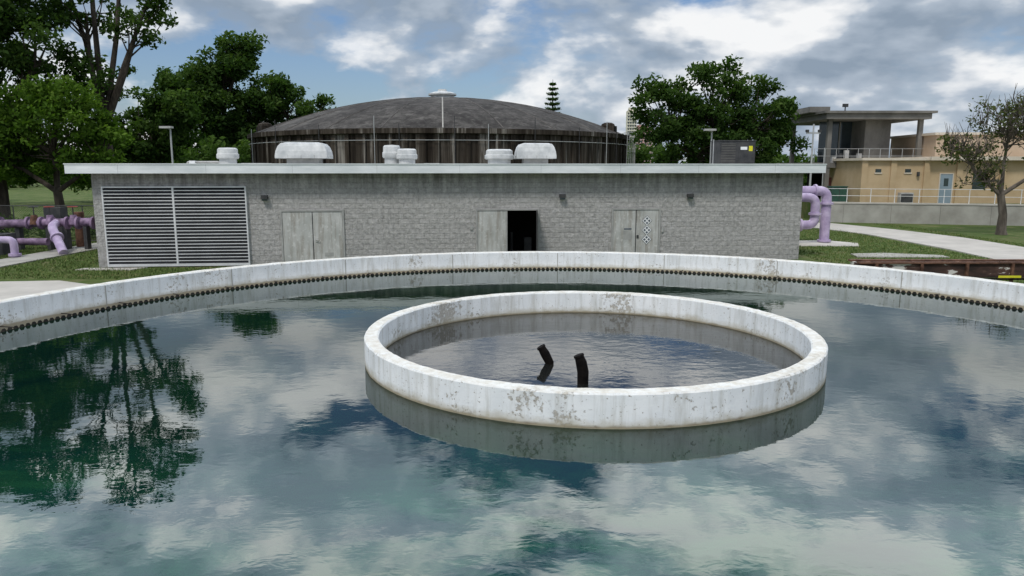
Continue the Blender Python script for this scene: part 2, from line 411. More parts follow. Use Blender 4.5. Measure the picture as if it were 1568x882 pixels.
palm('palm_tree',(57,108,0),7.2,1); palm('palm_tree',(59.5,112,0),6.4,2); palm('palm_tree',(54.6,104,0),5.0,3)

rs=np.random.RandomState(33); C=[];R=[]
for i in range(430):
    x=rs.uniform(-150,190); y=rs.uniform(125,165)
    hh=6.0+2.6*math.sin(x*.07)+1.6*math.sin(x*.23+1)+rs.uniform(-1,1)
    C.append(np.array([x,y,rs.uniform(.8,max(hh,2))])); R.append(rs.uniform(1.6,3.0))
V,T=leaf_cloud(rs,C,R,34,.55); quads_obj('distant_tree_line',V,T,M_leafC,None)
rs=np.random.RandomState(34); C=[];R=[]
for i in range(110):
    x=rs.uniform(-62,-18); y=rs.uniform(70,84)
    C.append(np.array([x,y,rs.uniform(2.0,6.0)])); R.append(rs.uniform(1.0,1.9))
for i in range(40):
    x=rs.uniform(26,46); y=rs.uniform(84,92)
    C.append(np.array([x,y,rs.uniform(1.5,4.6)])); R.append(rs.uniform(1.0,1.7))
V,T=leaf_cloud(rs,C,R,80,.28); quads_obj('distant_hedge',V,T,M_leafA,None)
C=[];R=[]
for i in range(120):
    x=rs.uniform(-40,-17); y=rs.uniform(38.6,42)
    C.append(np.array([x,y,rs.uniform(.15,.9)])); R.append(rs.uniform(.35,.75))
V,T=leaf_cloud(rs,C,R,190,.11); quads_obj('shrub_row',V,T,M_leafA,None)

# ------------------------------------------------------------------ ground
mb=MB(); n=96
vs=[(0,0,0)]+[(4000*math.cos(2*math.pi*i/n),4000*math.sin(2*math.pi*i/n),0) for i in range(n)]
mb.add(vs,[(0,1+i,1+(i+1)%n) for i in range(n)],M_grass); mb.obj('ground')
def slab(name,poly,z0,z1,mat):
    k=len(poly); m=MB()
    m.add([(x,y,z0) for x,y in poly]+[(x,y,z1) for x,y in poly],[tuple(range(k,2*k))]+[(i,(i+1)%k,k+(i+1)%k,k+i) for i in range(k)],mat)
    return m.obj(name)
slab('concrete_path',[(19.6,26),(24.3,26),(24.4,40),(23.4,45),(21.6,50.5),(12,53),(12,49.5),(18.8,47.5),(20.2,42),(20.3,34)],-.1,.05,M_path)
slab('concrete_path',[(-21.2,26.5),(-19.6,26.5),(-19.3,36),(-18.6,41),(-20.4,41.5),(-21,36)],-.1,.05,M_conc)
slab('concrete_apron',[(-40,5),(-12,5),(-11,18),(-13.6,23.6),(-15.2,24.5),(-17.6,24.2),(-20,24.9),(-40,25.2)],-.1,.045,M_path)
slab('concrete_apron',[(14.7,31.2),(18.5,31.0),(18.6,31.7),(16.5,32.6),(14.9,32.3)],-.1,.05,M_conc)
slab('gravel_pad',[(13.6,35.8),(16.8,35.6),(17.4,37.0),(16.4,38.4),(13.6,38.2)],-.1,.035,M_path)
slab('raised_terrace',[(21.9,52.3),(60,41.2),(90,90),(22,90)],0,1.27,M_grass)
rs=np.random.RandomState(5)
def tufts(x0,x1,y0,y1,k,excl):
    x=rs.uniform(x0,x1,k); y=rs.uniform(y0,y1,k)
    keep=np.array([not excl(a,b) for a,b in zip(x,y)]); return np.stack([x[keep],y[keep]],1)
P=np.concatenate([
 tufts(-24,-9,22,42,40000,lambda a,b:(a>-16.2 and b>27.6+.0937*(a+15.8)) or (-21.1<a<-19.5) or (b<25.1 and a<-13.2) or (b<25.1 and (a+13)*5.6+(23.6-b)*-2.6<0)),
 tufts(11.2,25.6,21,50,42000,lambda a,b:(a<12.6 and b>29.9) or (20.0<a<24.4) or (13.6<a<17 and 35.7<b<38.3))])
k=len(P); hh=rs.uniform(.03,.10,k); an=rs.uniform(0,6.28,k); w=rs.uniform(.012,.03,k)
A=np.stack([P[:,0]-np.cos(an)*w,P[:,1]-np.sin(an)*w,np.zeros(k)],1)
B=np.stack([P[:,0]+np.cos(an)*w,P[:,1]+np.sin(an)*w,np.zeros(k)],1)
Cc=np.stack([P[:,0]+rs.normal(0,.025,k),P[:,1]+rs.normal(0,.025,k),hh],1)
quads_obj('grass',np.stack([A,B,Cc],1).reshape(-1,3),np.clip(rs.normal(.5,.22,k),0,1),M_blade,None,3)

# ------------------------------------------------------------------ clarifier tank
TC=(.94,9.81,0); RT=9.86
tank=empty('clarifier_tank')
m=MB()
m.lathe([(RT,.95),(RT,ZO-.02),(RT+.02,ZO),(RT+.215,ZO),(RT+.235,ZO-.02),(RT+.235,-.1)],TC,M_paint,300,False,.003)
for i in range(22):
    a=2*math.pi*(i+.4)/22; ca,sa=math.cos(a),math.sin(a); rot=Matrix.Rotation(a,3,'Z')
    x,y=TC[0]+RT*ca,TC[1]+RT*sa; m.box(x-.006,x+.006,y-.009,y+.009,1.0,ZO-.03,M_conc,rot)
m.obj('outer_wall',tank)
m=MB(); RW=RT-.33
nt_=520; vs=[];fs=[]
for i in range(nt_):
    for j,(da,zt) in enumerate(((0,.050),(.20,.050),(.5,-.004),(.80,.050))):
        a=2*math.pi*(i+da)/nt_
        for rr in (RW,RW-.010):
            vs.append((TC[0]+rr*math.cos(a),TC[1]+rr*math.sin(a),1.05)); vs.append((TC[0]+rr*math.cos(a),TC[1]+rr*math.sin(a),ZW+zt))
q=nt_*4
for i in range(q):
    j=(i+1)%q; a=i*4;b=j*4
    fs+= [(a,b,b+1,a+1),(a+2,a+3,b+3,b+2),(a+1,b+1,b+3,a+3)]
m.add(vs,fs,M_weir)
for i in range(0,nt_,10):
    a=2*math.pi*i/nt_; cx,cy=TC[0]+RW*math.cos(a),TC[1]+RW*math.sin(a)
    m.tube([(cx,cy,ZW+.02),(TC[0]+RT*math.cos(a),TC[1]+RT*math.sin(a),ZW+.02)],.010,M_weir,5)
m.obj('v_notch_weir',tank)
m=MB(); m.lathe([(RW-.012,1.0),(RW,1.0),(RW,.98),(RT+.01,.98)],TC,M_conc_d,200); m.obj('launder_floor',tank)
def disc(name,c,r,z,mat,parent=None,n=160,r0=0):
    mm=MB()
    if r0: mm.lathe([(r0,z),(r,z)],c,mat,n)
    else: mm.add([(c[0]+r*math.cos(2*math.pi*i/n),c[1]+r*math.sin(2*math.pi*i/n),z) for i in range(n)],[tuple(range(n))],mat)
    return mm.obj(name,parent)
disc('launder_water',TC,RT+.01,ZW-.055,M_water2,tank,200,RW)
IC=(1.115,10.48,0); RI=3.20
disc('water',TC,RW-.010,ZW,M_water,None,300)
m=MB()
m.lathe([(RI-.20,.9),(RI-.20,ZI-.02),(RI-.18,ZI),(RI-.018,ZI),(RI,ZI-.018),(RI,.9)],IC,M_paint,220,False,.003,3)
m.obj('stilling_well_wall',tank)
disc('stilling_well_water',IC,RI-.19,ZW+.004,M_water2,tank,160)
m=MB()
def stub(pts,r):
    m.tube(pts,r,M_black,10)
    m.tube([pts[-1],Vector(pts[-1])+ (Vector(pts[-1])-Vector(pts[-2])).normalized()*.025],[r[-1]*1.2,r[-1]*1.1],M_black,10)
stub([(.52,9.85,1.0),(.515,9.85,1.15),(.455,9.85,1.27),(.405,9.85,1.355)],[.055,.062,.066,.055])
stub([(.885,8.91,.95),(.885,8.91,1.15),(.885,8.91,1.28),(.862,8.91,1.40),(.835,8.915,1.475)],[.064,.070,.072,.070,.058])
m.obj('scum_pipe_stubs',tank,True)
m=MB(); m.tube([(.125,.9,1.0),(.125,.9,3.215),(.125,.9,3.232)],[.017,.017,.010],M_whitep,20); m.obj('capped_white_pipe',None,True)

# ------------------------------------------------------------------ pump building (block)
BR=math.atan2(2.6,27.75)
bld=empty('concrete_block_building',(-15.8,28.0,0),BR)
BL=27.87; D=9.0
m=MB()
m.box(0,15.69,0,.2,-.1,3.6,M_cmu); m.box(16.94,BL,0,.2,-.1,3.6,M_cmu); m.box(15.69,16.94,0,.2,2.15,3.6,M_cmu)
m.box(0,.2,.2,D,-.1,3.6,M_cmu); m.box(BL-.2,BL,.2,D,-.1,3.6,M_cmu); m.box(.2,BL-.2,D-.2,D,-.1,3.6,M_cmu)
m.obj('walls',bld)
m=MB(); m.box(-.62,BL+.62,-.5,D+.4,3.60,3.86,M_soffit); m.obj('roof_slab',bld)
m=MB(); m.box(-.66,BL+.66,-.54,-.5,3.57,3.90,M_fascia); m.box(-.66,-.62,-.5,D+.44,3.57,3.90,M_fascia); m.box(BL+.62,BL+.66,-.5,D+.44,3.57,3.90,M_fascia)
m.box(-.68,BL+.68,-.565,-.48,3.90,3.935,M_fascia)
for i in range(9): m.box(1.2+i*3.15,1.206+i*3.15,-.543,-.539,3.575,3.895,M_soffit)
m.obj('fascia',bld)
m=MB(); m.box(-.6,BL+.6,-.47,D+.4,3.862,3.88,M_roof); m.obj('roof_membrane',bld)
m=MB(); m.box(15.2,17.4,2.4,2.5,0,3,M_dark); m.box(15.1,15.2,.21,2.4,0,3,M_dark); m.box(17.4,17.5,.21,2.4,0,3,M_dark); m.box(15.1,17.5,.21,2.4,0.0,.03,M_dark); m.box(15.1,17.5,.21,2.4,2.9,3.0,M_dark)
m.box(16.5,16.8,1.2,1.5,.03,.9,M_hvac); m.tube([(16.0,1.6,.03),(16.0,1.6,1.1)],.06,M_hvac)
m.obj('painted_dark_recess',bld)
m=MB()
x0,x1,xm=.42,5.60,2.95; zb,zt=.10,3.03
m.box(x0,x1,-.012,-.002,zb,zt,M_dark)  # dark sheet on the solid wall, painted shade behind the blades
m.box(x0-.05,x1+.05,-.12,-.0,zt,zt+.05,M_louver); m.box(x0-.05,x1+.05,-.12,0,zb-.06,zb,M_louver)
m.box(x0-.05,x0,-.12,0,zb,zt,M_louver); m.box(x1,x1+.05,-.12,0,zb,zt,M_louver); m.box(xm-.035,xm+.035,-.12,-.013,zb,zt,M_louver)
nb=23
for i in range(nb):
    zc=zb+(i+.5)*(zt-zb)/nb
    for a,b in ((x0,xm-.035),(xm+.035,x1)):
        m.box(a,b,-.100,-.025,zc-.006,zc+.006,M_louverd,Matrix.Rotation(rad(-38),3,'X'))
        m.box(a,b,-.110,-.100,zc-.058,zc-.024,M_louver)
m.obj('louver_panels',bld)
def leaf_(m,a,b,z0,z1,y=-.03): m.box(a,b,y,y+.045,z0,z1,M_door)
def frame(m,a,b,z1):
    m.box(a-.07,a,-.055,.02,0,z1+.07,M_frame); m.box(b,b+.07,-.055,.02,0,z1+.07,M_frame); m.box(a,b,-.055,.02,z1,z1+.07,M_frame)
m=MB(); frame(m,6.93,9.22,2.1); leaf_(m,6.94,8.07,.02,2.09); leaf_(m,8.085,9.21,.02,2.09)
m.box(8.06,8.095,-.036,-.031,.02,2.09,M_hvac); m.box(8.16,8.26,-.05,-.03,.9,1.08,M_galv2); m.tube([(8.2,-.05,1.0),(8.2,-.10,1.0),(8.32,-.10,1.0)],.015,M_galv2,6)
m.box(8.5,8.85,-.036,-.03,.35,.5,M_frame)
m.obj('double_door_a',bld,bevel=.004)
m=MB(); frame(m,14.50,16.90,2.1); leaf_(m,14.51,15.68,.02,2.09)
m.box(15.62,15.68,-.04,.03,.02,2.09,M_frame)
m.box(16.84,16.885,-1.05,-.06,.02,2.09,M_hvac,Matrix.Rotation(rad(-7),3,'Z'),(16.86,-.06,0))
m.obj('double_door_b',bld,bevel=.004)
m=MB(); frame(m,19.97,21.85,2.1); leaf_(m,19.98,20.90,.02,2.09); leaf_(m,20.915,21.84,.02,2.09); m.box(20.89,20.925,-.036,-.031,.02,2.09,M_hvac)
m.box(20.4,20.75,-.034,-.03,.9,1.25,M_frame); m.box(20.42,20.73,-.037,-.034,1.3,1.36,M_signd)
m.box(20.95,21.03,-.05,-.03,.95,1.08,M_hvac)
m.obj('double_door_c',bld)
m=MB()
def dia(cx,cz,r,y,mt): m.add([(cx-r,y,cz),(cx,y,cz-r),(cx+r,y,cz),(cx,y,cz+r)],[(0,1,2,3)],mt)
for z in (1.66,1.28,.90):
    dia(21.36,z,.215,-.040,M_signd); dia(21.36,z,.195,-.046,M_signw)
    for dx,dz in ((0,.09),(0,-.09),(.09,0),(-.09,0)): dia(21.36+dx,z+dz,.055,-.052,M_signd)
m.obj('hazard_diamond_signs',bld)
m=MB()
for s in (6.33,17.87,23.1):
    m.box(s-.10,s+.10,-.04,0,2.52,2.72,M_galv2); m.box(s-.12,s+.12,-.20,-.04,2.60,2.74,M_hvac); m.box(s-.10,s+.10,-.18,-.05,2.53,2.60,M_glass)
m.box(14.2,14.3,-.05,0,1.35,1.50,M_galv2); m.box(21.98,22.06,-.05,0,1.2,1.4,M_galv2)
m.obj('wall_lamps',bld)

def drum_vent(name,s,t,w,z,h,parent=bld):
    m=MB(); r=w/2
    m.lathe([(r*.78,0),(r*.78,h*.35),(r*.92,h*.36),(r,h*.42),(r,h*.62),(r*.92,h*.66),(r*.90,h*.9),(r*.75,h*.98),(0.01,h)],(s,t,z),M_galv,32)
    return m.obj(name,parent,True)
def hood_vent(name,s,t,w,z,h,parent=bld):
    m=MB(); a=w/2; d=a*.8
    m.box(s-a*.62,s+a*.62,t-d*.62,t+d*.62,z,z+h*.4,M_galv2)
    prof=[(1.0,.30),(1.0,.42),(.97,.62),(.90,.82),(.80,.95),(.62,1.0)]
    vs=[];fs=[]
    for k,zz in prof: vs+=[(s-a*k,t-d*k,z+h*zz),(s+a*k,t-d*k,z+h*zz),(s+a*k,t+d*k,z+h*zz),(s-a*k,t+d*k,z+h*zz)]
    for i in range(len(prof)-1):
        for j in range(4): fs.append((i*4+j,i*4+(j+1)%4,i*4+4+(j+1)%4,i*4+4+j))
    fs.append(tuple(range(len(prof)*4-4,len(prof)*4))); fs.append((3,2,1,0))
    m.add(vs,fs,M_galv)
    for q in (-.5,0,.5): m.box(s+a*q-.012,s+a*q+.012,t-d*1.0-.012,t-d*.98,z+h*.31,z+h*.45,M_galv2)
    return m.obj(name,parent,False,.02)
RZ=3.88
drum_vent('drum_vent_a',3.65,5,.95,RZ,.78); hood_vent('hood_vent_a',7.0,5,2.25,RZ,1.0)
drum_vent('drum_vent_b',10.85,5.2,.85,RZ,.92); drum_vent('drum_vent_c',11.55,4.8,.95,RZ,.75)
drum_vent('drum_vent_d',15.75,5,1.35,RZ,.74); hood_vent('hood_vent_b',17.4,5,1.8,RZ,1.0)
m=MB(); m.tube(bend([(1.9,5,RZ),(1.9,5,RZ+.14),(3.3,5,RZ+.14),(3.3,5,RZ)],.08),.05,M_galv2,8); m.box(4.2,5.4,5,5.6,RZ,RZ+.1,M_galv2); m.box(2.0,2.25,4.9,5.1,RZ,RZ+.2,M_signw); m.box(12.3,13.0,5,5.5,RZ,RZ+.1,M_galv2)
m.obj('roof_pipes',bld)
m=MB(); s0,s1=26.05,27.75
m.box(s0,s1,4.6,5.8,RZ+.06,RZ+1.12,M_hvac); m.box(s0-.03,s1+.03,4.57,5.83,RZ+1.12,RZ+1.16,M_hvac); m.box(s0,s1,4.7,4.8,RZ,RZ+.06,M_galv2)
for i in range(12): m.box(s0+.06,s0+.75,4.585,4.6,RZ+.15+i*.075,RZ+.17+i*.075,M_conc_d)
m.box(s0+.9,s1-.06,4.588,4.6,RZ+.12,RZ+1.06,M_hvac)
m.box(s0+.98,s0+1.3,4.575,4.588,RZ+.72,RZ+.86,M_signw); m.box(s0+1.38,s0+1.56,4.575,4.588,RZ+.66,RZ+.90,M_yellow)
m.tube([(s0-.25,4.8,RZ),(s0-.25,4.8,RZ+1.2)],.02,M_pole,6)
m.obj('rooftop_hvac_unit',bld,bevel=.01)
slab('gravel_splash',[(-16.3,27.3),(-14.2,27.3),(-13.9,27.9),(-16.2,27.7)],-.1,.03,M_path)

# ------------------------------------------------------------------ domed tank
dt=empty('domed_concrete_tank',(-5.96,65,0))
m=MB(); RD=15.6
m.lathe([(RD,0),(RD,5.95),(RD+.35,6.0),(RD+.35,6.32),(RD-.1,6.34)],(0,0,0),M_domewall,144)
for i in range(96):
    a=2*math.pi*i/96; rot=Matrix.Rotation(a,3,'Z'); r=RD+.06; w=.16 if i%4 else .34
    m.box(r*math.cos(a)-.10,r*math.cos(a)+.10,r*math.sin(a)-w,r*math.sin(a)+w,0,5.97,M_domewall,rot)
m.obj('tank_wall',dt)
m=MB()
prof=[]; H=3.2; Rr=RD+.05
Rs=(Rr*Rr+H*H)/(2*H)
for i in range(25):
    r=Rr*(1-i/24)+.001; prof.append((r,6.34+math.sqrt(Rs*Rs-r*r)-(Rs-H)))
m.lathe(prof,(0,0,0),M_dome,144)
m.obj('dome_roof',dt,True)
m=MB()
for i in range(24):
    a=2*math.pi*(i+.35)/24
    m.tube([(r*math.cos(a),r*math.sin(a),z-.01) for r,z in prof[::2]],.06,M_rib if i%6 else M_conc,5)
m.obj('dome_ribs',dt)
m=MB(); m.lathe([(1.0,9.4),(1.0,9.8),(1.2,9.85),(1.2,9.98),(.8,10.12),(.4,10.17),(.35,10.36),(.01,10.38)],(0,0,0),M_galv,28); m.obj('dome_cap_vent',dt,True)
m=MB()
for a in (rad(-158),rad(-22)):
    rot=Matrix.Rotation(a,3,'Z'); r=RD-1.0; x,y=r*math.cos(a),r*math.sin(a)
    m.box(x-.6,x+.6,y-.5,y+.5,6.2,7.0,M_domewall,rot); m.lathe([(.55,7.0),(.5,7.15),(.3,7.25),(.01,7.28)],(x,y,0),M_domewall,16)
    r2=RD-.38; x,y=r2*math.cos(a),r2*math.sin(a); m.box(x-.02,x+.02,y-.3,y+.3,6.45,6.9,M_dark,rot)
m.obj('dome_hatches',dt)
m=MB()
for k,a in enumerate((-148,-132,-116,-101,-95,-82,-74,-62,-48,-36,-30)):
    a=rad(a); r=RD+.42; x,y=r*math.cos(a),r*math.sin(a); m.tube([(x,y,.5),(x,y,6.4+(.7 if k%2 else .2))],.025,M_hvac if k%3 else M_pole,5)
for a in np.linspace(-25,-8,9):
    a=rad(a); r=RD+.8; x,y=r*math.cos(a),r*math.sin(a); m.tube([(x,y,0),(x,y,6.5)],.025,M_pole,5)
    m.tube([(x,y,6.5),((RD+.3)*math.cos(a),(RD+.3)*math.sin(a),6.35)],.02,M_pole,5)
for z in (2,3,4,5,5.9,6.5):
    m.tube([((RD+.8)*math.cos(rad(a)),(RD+.8)*math.sin(rad(a)),z) for a in np.linspace(-25,-8,9)],.02,M_pole,5)
m.tube([(RD*math.cos(rad(t))*1.02,RD*math.sin(rad(t))*1.02,5.55) for t in range(-175,0,5)],.02,M_pole,4)
m.obj('rods_and_ladder',dt)

# ------------------------------------------------------------------ purple pipes
def flange(m,p,d,r,mat=M_purple): 
    p=Vector(p); d=Vector(d).normalized(); m.tube([p-d*.05,p+d*.05],r,mat,20)
pp=empty('purple_pipes')
m=MB()
m.tube(bend([(12.0,37.6,2.62),(15.85,37.4,2.62),(15.85,37.4,0)],.42,8),.24,M_purple,20)
for p,d in (((13.6,37.5,2.62),(1,0,0)),((15.25,37.43,2.62),(1,0,0)),((15.85,37.4,2.0),(0,0,1)),((15.85,37.4,.12),(0,0,1))): flange(m,p,d,.33)
m.tube(bend([(12.0,36.9,.95),(15.1,36.9,.95),(15.1,36.9,2.3),(13.0,37.2,2.35)],.38,8),.22,M_purple,20)
for p,d in (((14.4,36.9,.95),(1,0,0)),((15.1,36.9,1.5),(0,0,1)),((14.2,37.05,2.32),(1,0,0))): flange(m,p,d,.31)
m.tube([(13.9,36.9,.95),(13.9,36.9,0)],.12,M_rust,10); m.box(13.6,14.25,36.65,37.15,.0,.62,M_rust)
m.obj('pipe_run',pp,True)
pl=empty('purple_pipes')
m=MB()
m.tube([(-25.6,33.9,1.18),(-18.2,34.3,1.32)],.19,M_purpled,18)
for x in (-24.6,-23.6,-22.3,-21.7,-21.2,-20.5,-20.0,-19.3,-18.8): flange(m,(x,34.08,1.26),(1,0,0),.29,M_purpled)
m.tube(bend([(-21.0,34.0,1.24),(-20.7,33.2,1.15),(-19.55,32.0,.1)],.3),.19,M_purple,18); flange(m,(-20.2,32.7,.72),(.7,-.7,-.6),.27)
m.tube(bend([(-23.5,31,.78),(-21.0,31,.78),(-21.0,31,0)],.25),.15,M_purple,18); flange(m,(-21.0,31,.15),(0,0,1),.24); flange(m,(-21.9,31,.78),(1,0,0),.23)
m.tube([(-23.5,33,.5),(-20.8,33,.5)],.16,M_purpled,14)
for i,(x,y) in enumerate(((-22.0,34.05),(-20.25,34.15),(-19.1,34.2),(-22.6,31),(-23.9,34),(-21.3,34.1))):
    m.tube([(x,y,1.2),(x,y,1.62)],[.22,.13],M_purpled if i%2 else M_rust,12); m.tube([(x,y,1.6),(x,y,2.0)],.03,M_hvac,6)
    m.lathe([(.20,0),(.23,.02),(.20,.04),(.18,.02)],(x,y,1.98),M_red if i%2 else M_hvac,16,True)
m.box(-19.35,-18.35,35,36,.2,1.35,M_rust); m.tube([(-18.8,35.4,1.35),(-18.8,35.4,1.7)],.35,M_rust,14)
for x in (-24.2,-22.8,-21.4,-20.6,-19.7,-18.7): m.box(x-.08,x+.08,34.0,34.3,0,1.1,M_hvac)
m.box(-23.6,-22.2,32,33,0,.9,M_hvac); m.box(-23.4,-22.8,32.2,32.5,.9,1.6,M_green)
m.box(-22.4,-21.6,35.4,36.0,0,1.9,M_hvac); m.tube([(-20.6,35.2,0),(-20.6,35.2,1.7)],.22,M_rust,12)
m.obj('pipe_run',pl,True)

m=MB()
fy=37.5
for i in range(11):
    x=-34+i*1.75; m.tube([(x,fy,0),(x,fy,1.9)],.03,M_hvac,6)
for z in (.1,1.05,1.88): m.tube([(-34,fy,z),(-16.5,fy,z)],.022,M_hvac,5)
k=0
while k<17.5+1.8:
    for sg in (1,-1):
        xa=-34+k if sg==1 else -34+k-1.8; xb=xa+1.8
        if sg==1: p,q=(xa,.1),(xb,1.88)
        else: p,q=(xb,.1),(xa,1.88)
        if min(p[0],q[0])<-34 or max(p[0],q[0])>-16.5: continue
        m.add([(p[0]-.006,fy,p[1]),(p[0]+.006,fy,p[1]),(q[0]+.006,fy,q[1]),(q[0]-.006,fy,q[1])],[(0,1,2,3)],M_hvac)
    k+=.12
m.obj('chain_link_fence')

# ------------------------------------------------------------------ right side structures
m=MB(); wa=Vector((21.6,52,0)); wb=Vector((44,45.5,0)); d=(wb-wa); ln=d.length; ang=math.atan2(d.y,d.x)
rw=empty('retaining_wall',(21.6,52,0),ang)
m.box(0,ln,-.2,.2,-.1,1.30,M_conc); m.box(-.03,ln+.03,-.24,.24,1.30,1.40,M_path)
for i in range(8): m.box(1.5+i*3,1.52+i*3,-.205,-.199,0,1.3,M_conc_d)
m.obj('wall',rw)
rl=empty('white_railing',(21.6,52,0),ang); m=MB()
for i in range(16):
    x=.2+i*1.5
    if x<ln: m.tube([(x,0,1.4),(x,0,2.35)],.025,M_whitep,6)
for z in (1.85,2.33): m.tube([(.1,0,z),(ln,0,z)],.018,M_whitep,6)
m.obj('rails',rl)

tf=empty('concrete_frame_building',(0,0,0))
m=MB(); Y0,Y1=58,66; g=1.27
m.box(23.9,31.9,Y0-.6,Y1+.6,7.42,7.85,M_conc_d)
m.box(23.7,32.2,Y0-.8,Y1+.8,7.85,8.02,M_conc_d)
m.box(23.2,24.8,Y0+1,Y1-2,8.02,8.45,M_conc_d)
m.box(23.3,31.9,Y0,Y1,3.75,4.15,M_conc_d)
for x in (24.5,31.5):
    for y in (Y0+.2,Y1-.4): m.box(x-.16,x+.16,y-.16,y+.16,g,7.42,M_conc_d)
for x in (27.4,29.6): m.box(x-.16,x+.16,Y0+.2,Y0+.5,g,3.75,M_conc_d)
m.obj('frame',tf)
m=MB(); m.box(27.6,29.6,Y0+.9,Y1-1,4.15,7.41,M_conc_d); m.box(24.9,27.5,Y0+3,Y0+3.1,4.15,7.41,M_glass)
m.box(24.6,29.4,Y0+4,Y0+4.2,g,3.75,M_dark); m.box(25.2,27.2,Y0+.8,Y0+2.5,g,3.0,M_red); m.box(29.0,31,Y0+1,Y0+2.6,g,2.6,M_conc_d)
for x in (25.7,26.5): m.box(x-.04,x+.04,Y0+2.9,Y0+3,4.15,7.41,M_conc)
m.obj('rooms',tf)
m=MB()
for i in range(11): m.tube([(23.4+i*.85,Y0+.05,4.15),(23.4+i*.85,Y0+.05,5.2)],.022,M_pole,5)
for z in (4.65,5.2): m.tube([(23.4,Y0+.05,z),(31.9,Y0+.05,z)],.018,M_pole,5)
for i in range(5): m.box(24.9+i*.5,25.2+i*.5,Y0+.3,Y0+.6,4.15,4.6+.25*(i%3),M_hvac if i%2 else M_galv2)
m.tube([(26.4,60,8.02),(26.4,60,8.7)],.05,M_hvac,6); m.box(26.2,26.6,59.9,60.1,8.5,8.75,M_hvac)
m.obj('railing_and_equipment',tf)

bb=empty('beige_stucco_building',(24.9,53,1.27),rad(-3))
m=MB(); HF=3.0
m.box(0,14,0,7,0,HF,M_beige); 
for x in (0,2.0,4.3,6.55,9.5,12.5): m.box(x-.12,x+.28,-.12,0,0,HF,M_beige)
m.box(-.2,4.4,-.25,7.2,HF,HF+.18,M_trim); m.box(4.4,14.3,-.55,7.2,HF,HF+.26,M_trim)
m.box(6.6,16,3.5,11,HF+.26,HF+1.9,M_beige2); m.box(6.4,16.2,3.3,11.2,HF+1.9,HF+2.08,M_trim)
m.obj('walls_and_roof',bb)
m=MB()
m.box(5.35,6.2,-.04,-.002,0,2.05,M_bluedoor); m.box(5.29,5.35,-.06,0,0,2.11,M_trim); m.box(6.2,6.26,-.06,0,0,2.11,M_trim); m.box(5.35,6.2,-.06,0,2.05,2.11,M_trim)
m.box(5.62,5.93,-.045,-.04,1.2,1.75,M_glass)
for x in (1.05,3.1): m.box(x-.2,x+.2,-.03,-.002,2.15,2.4,M_glass); m.box(x-.26,x+.26,-.06,-.0,2.07,2.15,M_trim)
m.box(2.5,3.4,-.5,-.1,0,.75,M_galv2); m.box(2.55,3.35,-.52,-.5,.1,.65,M_hvac); m.box(7.6,8.5,-.03,-.002,1.0,2.2,M_glass)
m.box(3.7,3.85,-.2,-.05,1.9,2.2,M_hvac)
m.obj('door_and_windows',bb)
m=MB(); m.box(23.5,24.6,54.6,55.4,1.27,2.35,M_green); m.box(23.45,24.65,54.55,55.45,2.35,2.42,M_green); m.box(24.02,24.05,54.58,54.6,1.3,2.33,M_hvac); m.box(23.45,24.65,54.5,55.5,1.2,1.30,M_conc)
m.obj('green_utility_cabinet')

def lamp_post(name,x,y,h):
    m=MB(); m.tube([(x,y,0),(x,y,h)],[.07,.05],M_pole,8); m.tube([(x,y,h-.05),(x-.35,y-.2,h)],.03,M_pole,6); m.box(x-.5,x+.18,y-.35,y+.05,h-.02,h+.10,M_galv2); m.tube([(x,y,0),(x,y,.15)],.14,M_pole,10)
    m.obj(name)
lamp_post('street_lamp',-20.4,45,6.1); lamp_post('street_lamp',12.2,46,6.0)
m=MB(); m.tube([(22.0,55,0),(22.0,55,6.9)],[.09,.06],M_pole,8); m.box(21.5,22.5,54.95,55.05,6.2,6.32,M_pole); m.box(21.45,21.65,54.9,55.1,6.32,6.5,M_hvac); m.box(22.35,22.55,54.9,55.1,6.32,6.5,M_hvac); m.tube([(22.9,55,0),(22.9,55,5.2)],.03,M_pole,6)
m.obj('floodlight_pole')

m=MB(); X0=10.75; YA,YB=22.6,23.2
m.box(X0,30,YA,YA+.08,.42,.86,M_trough); m.box(X0,30,YB,YB+.08,.42,.86,M_trough); m.box(X0,X0+.08,YA+.08,YB,.42,.86,M_trough)
m.box(X0-.05,30,YA-.06,YA+.12,.86,.91,M_rust); m.box(X0-.05,30,YB-.04,YB+.14,.86,.91,M_rust)
m.box(X0+.08,30,YA+.08,YB,.45,.5,M_dark)
for i in range(14): m.box(11.2+i*1.4,11.28+i*1.4,YA-.07,YA,.0,.86,M_rust); m.box(11.2+i*1.4,11.28+i*1.4,YA+.12,YB-.04,.82,.87,M_rust)
m.box(15.0,15.7,YA-.09,YA-.08,.43,.50,M_yellow); m.tube([(14.5,YA-.12,.40),(30,YA-.12,.40)],.03,M_black,8)
m.obj('rusty_steel_trough')

def tower(name,x,y,w,h,mat):
    m=MB(); m.box(x-w/2,x+w/2,y,y+w,0,h,mat); m.box(x-w*.3,x+w*.3,y+w*.2,y+w*.8,h,h+4,mat)
    k=int(h/3.6)
    for i in range(k):
        for j in range(4):
            cx=x-w/2+w*(j+.5)/4; m.box(cx-w*.08,cx+w*.08,y-.3,y-.05,3.6*i+1.1,3.6*i+2.9,M_glass)
        m.box(x-w/2-.8,x+w/2+.8,y-.9,y-.4,3.6*i+.1,3.6*i+.4,M_signw)
    m.obj(name)
tower('highrise_tower',143,900,11,70,M_tower1); tower('highrise_tower',158,905,20,50,M_tower2); tower('highrise_tower',172,930,9,36,M_tower1)

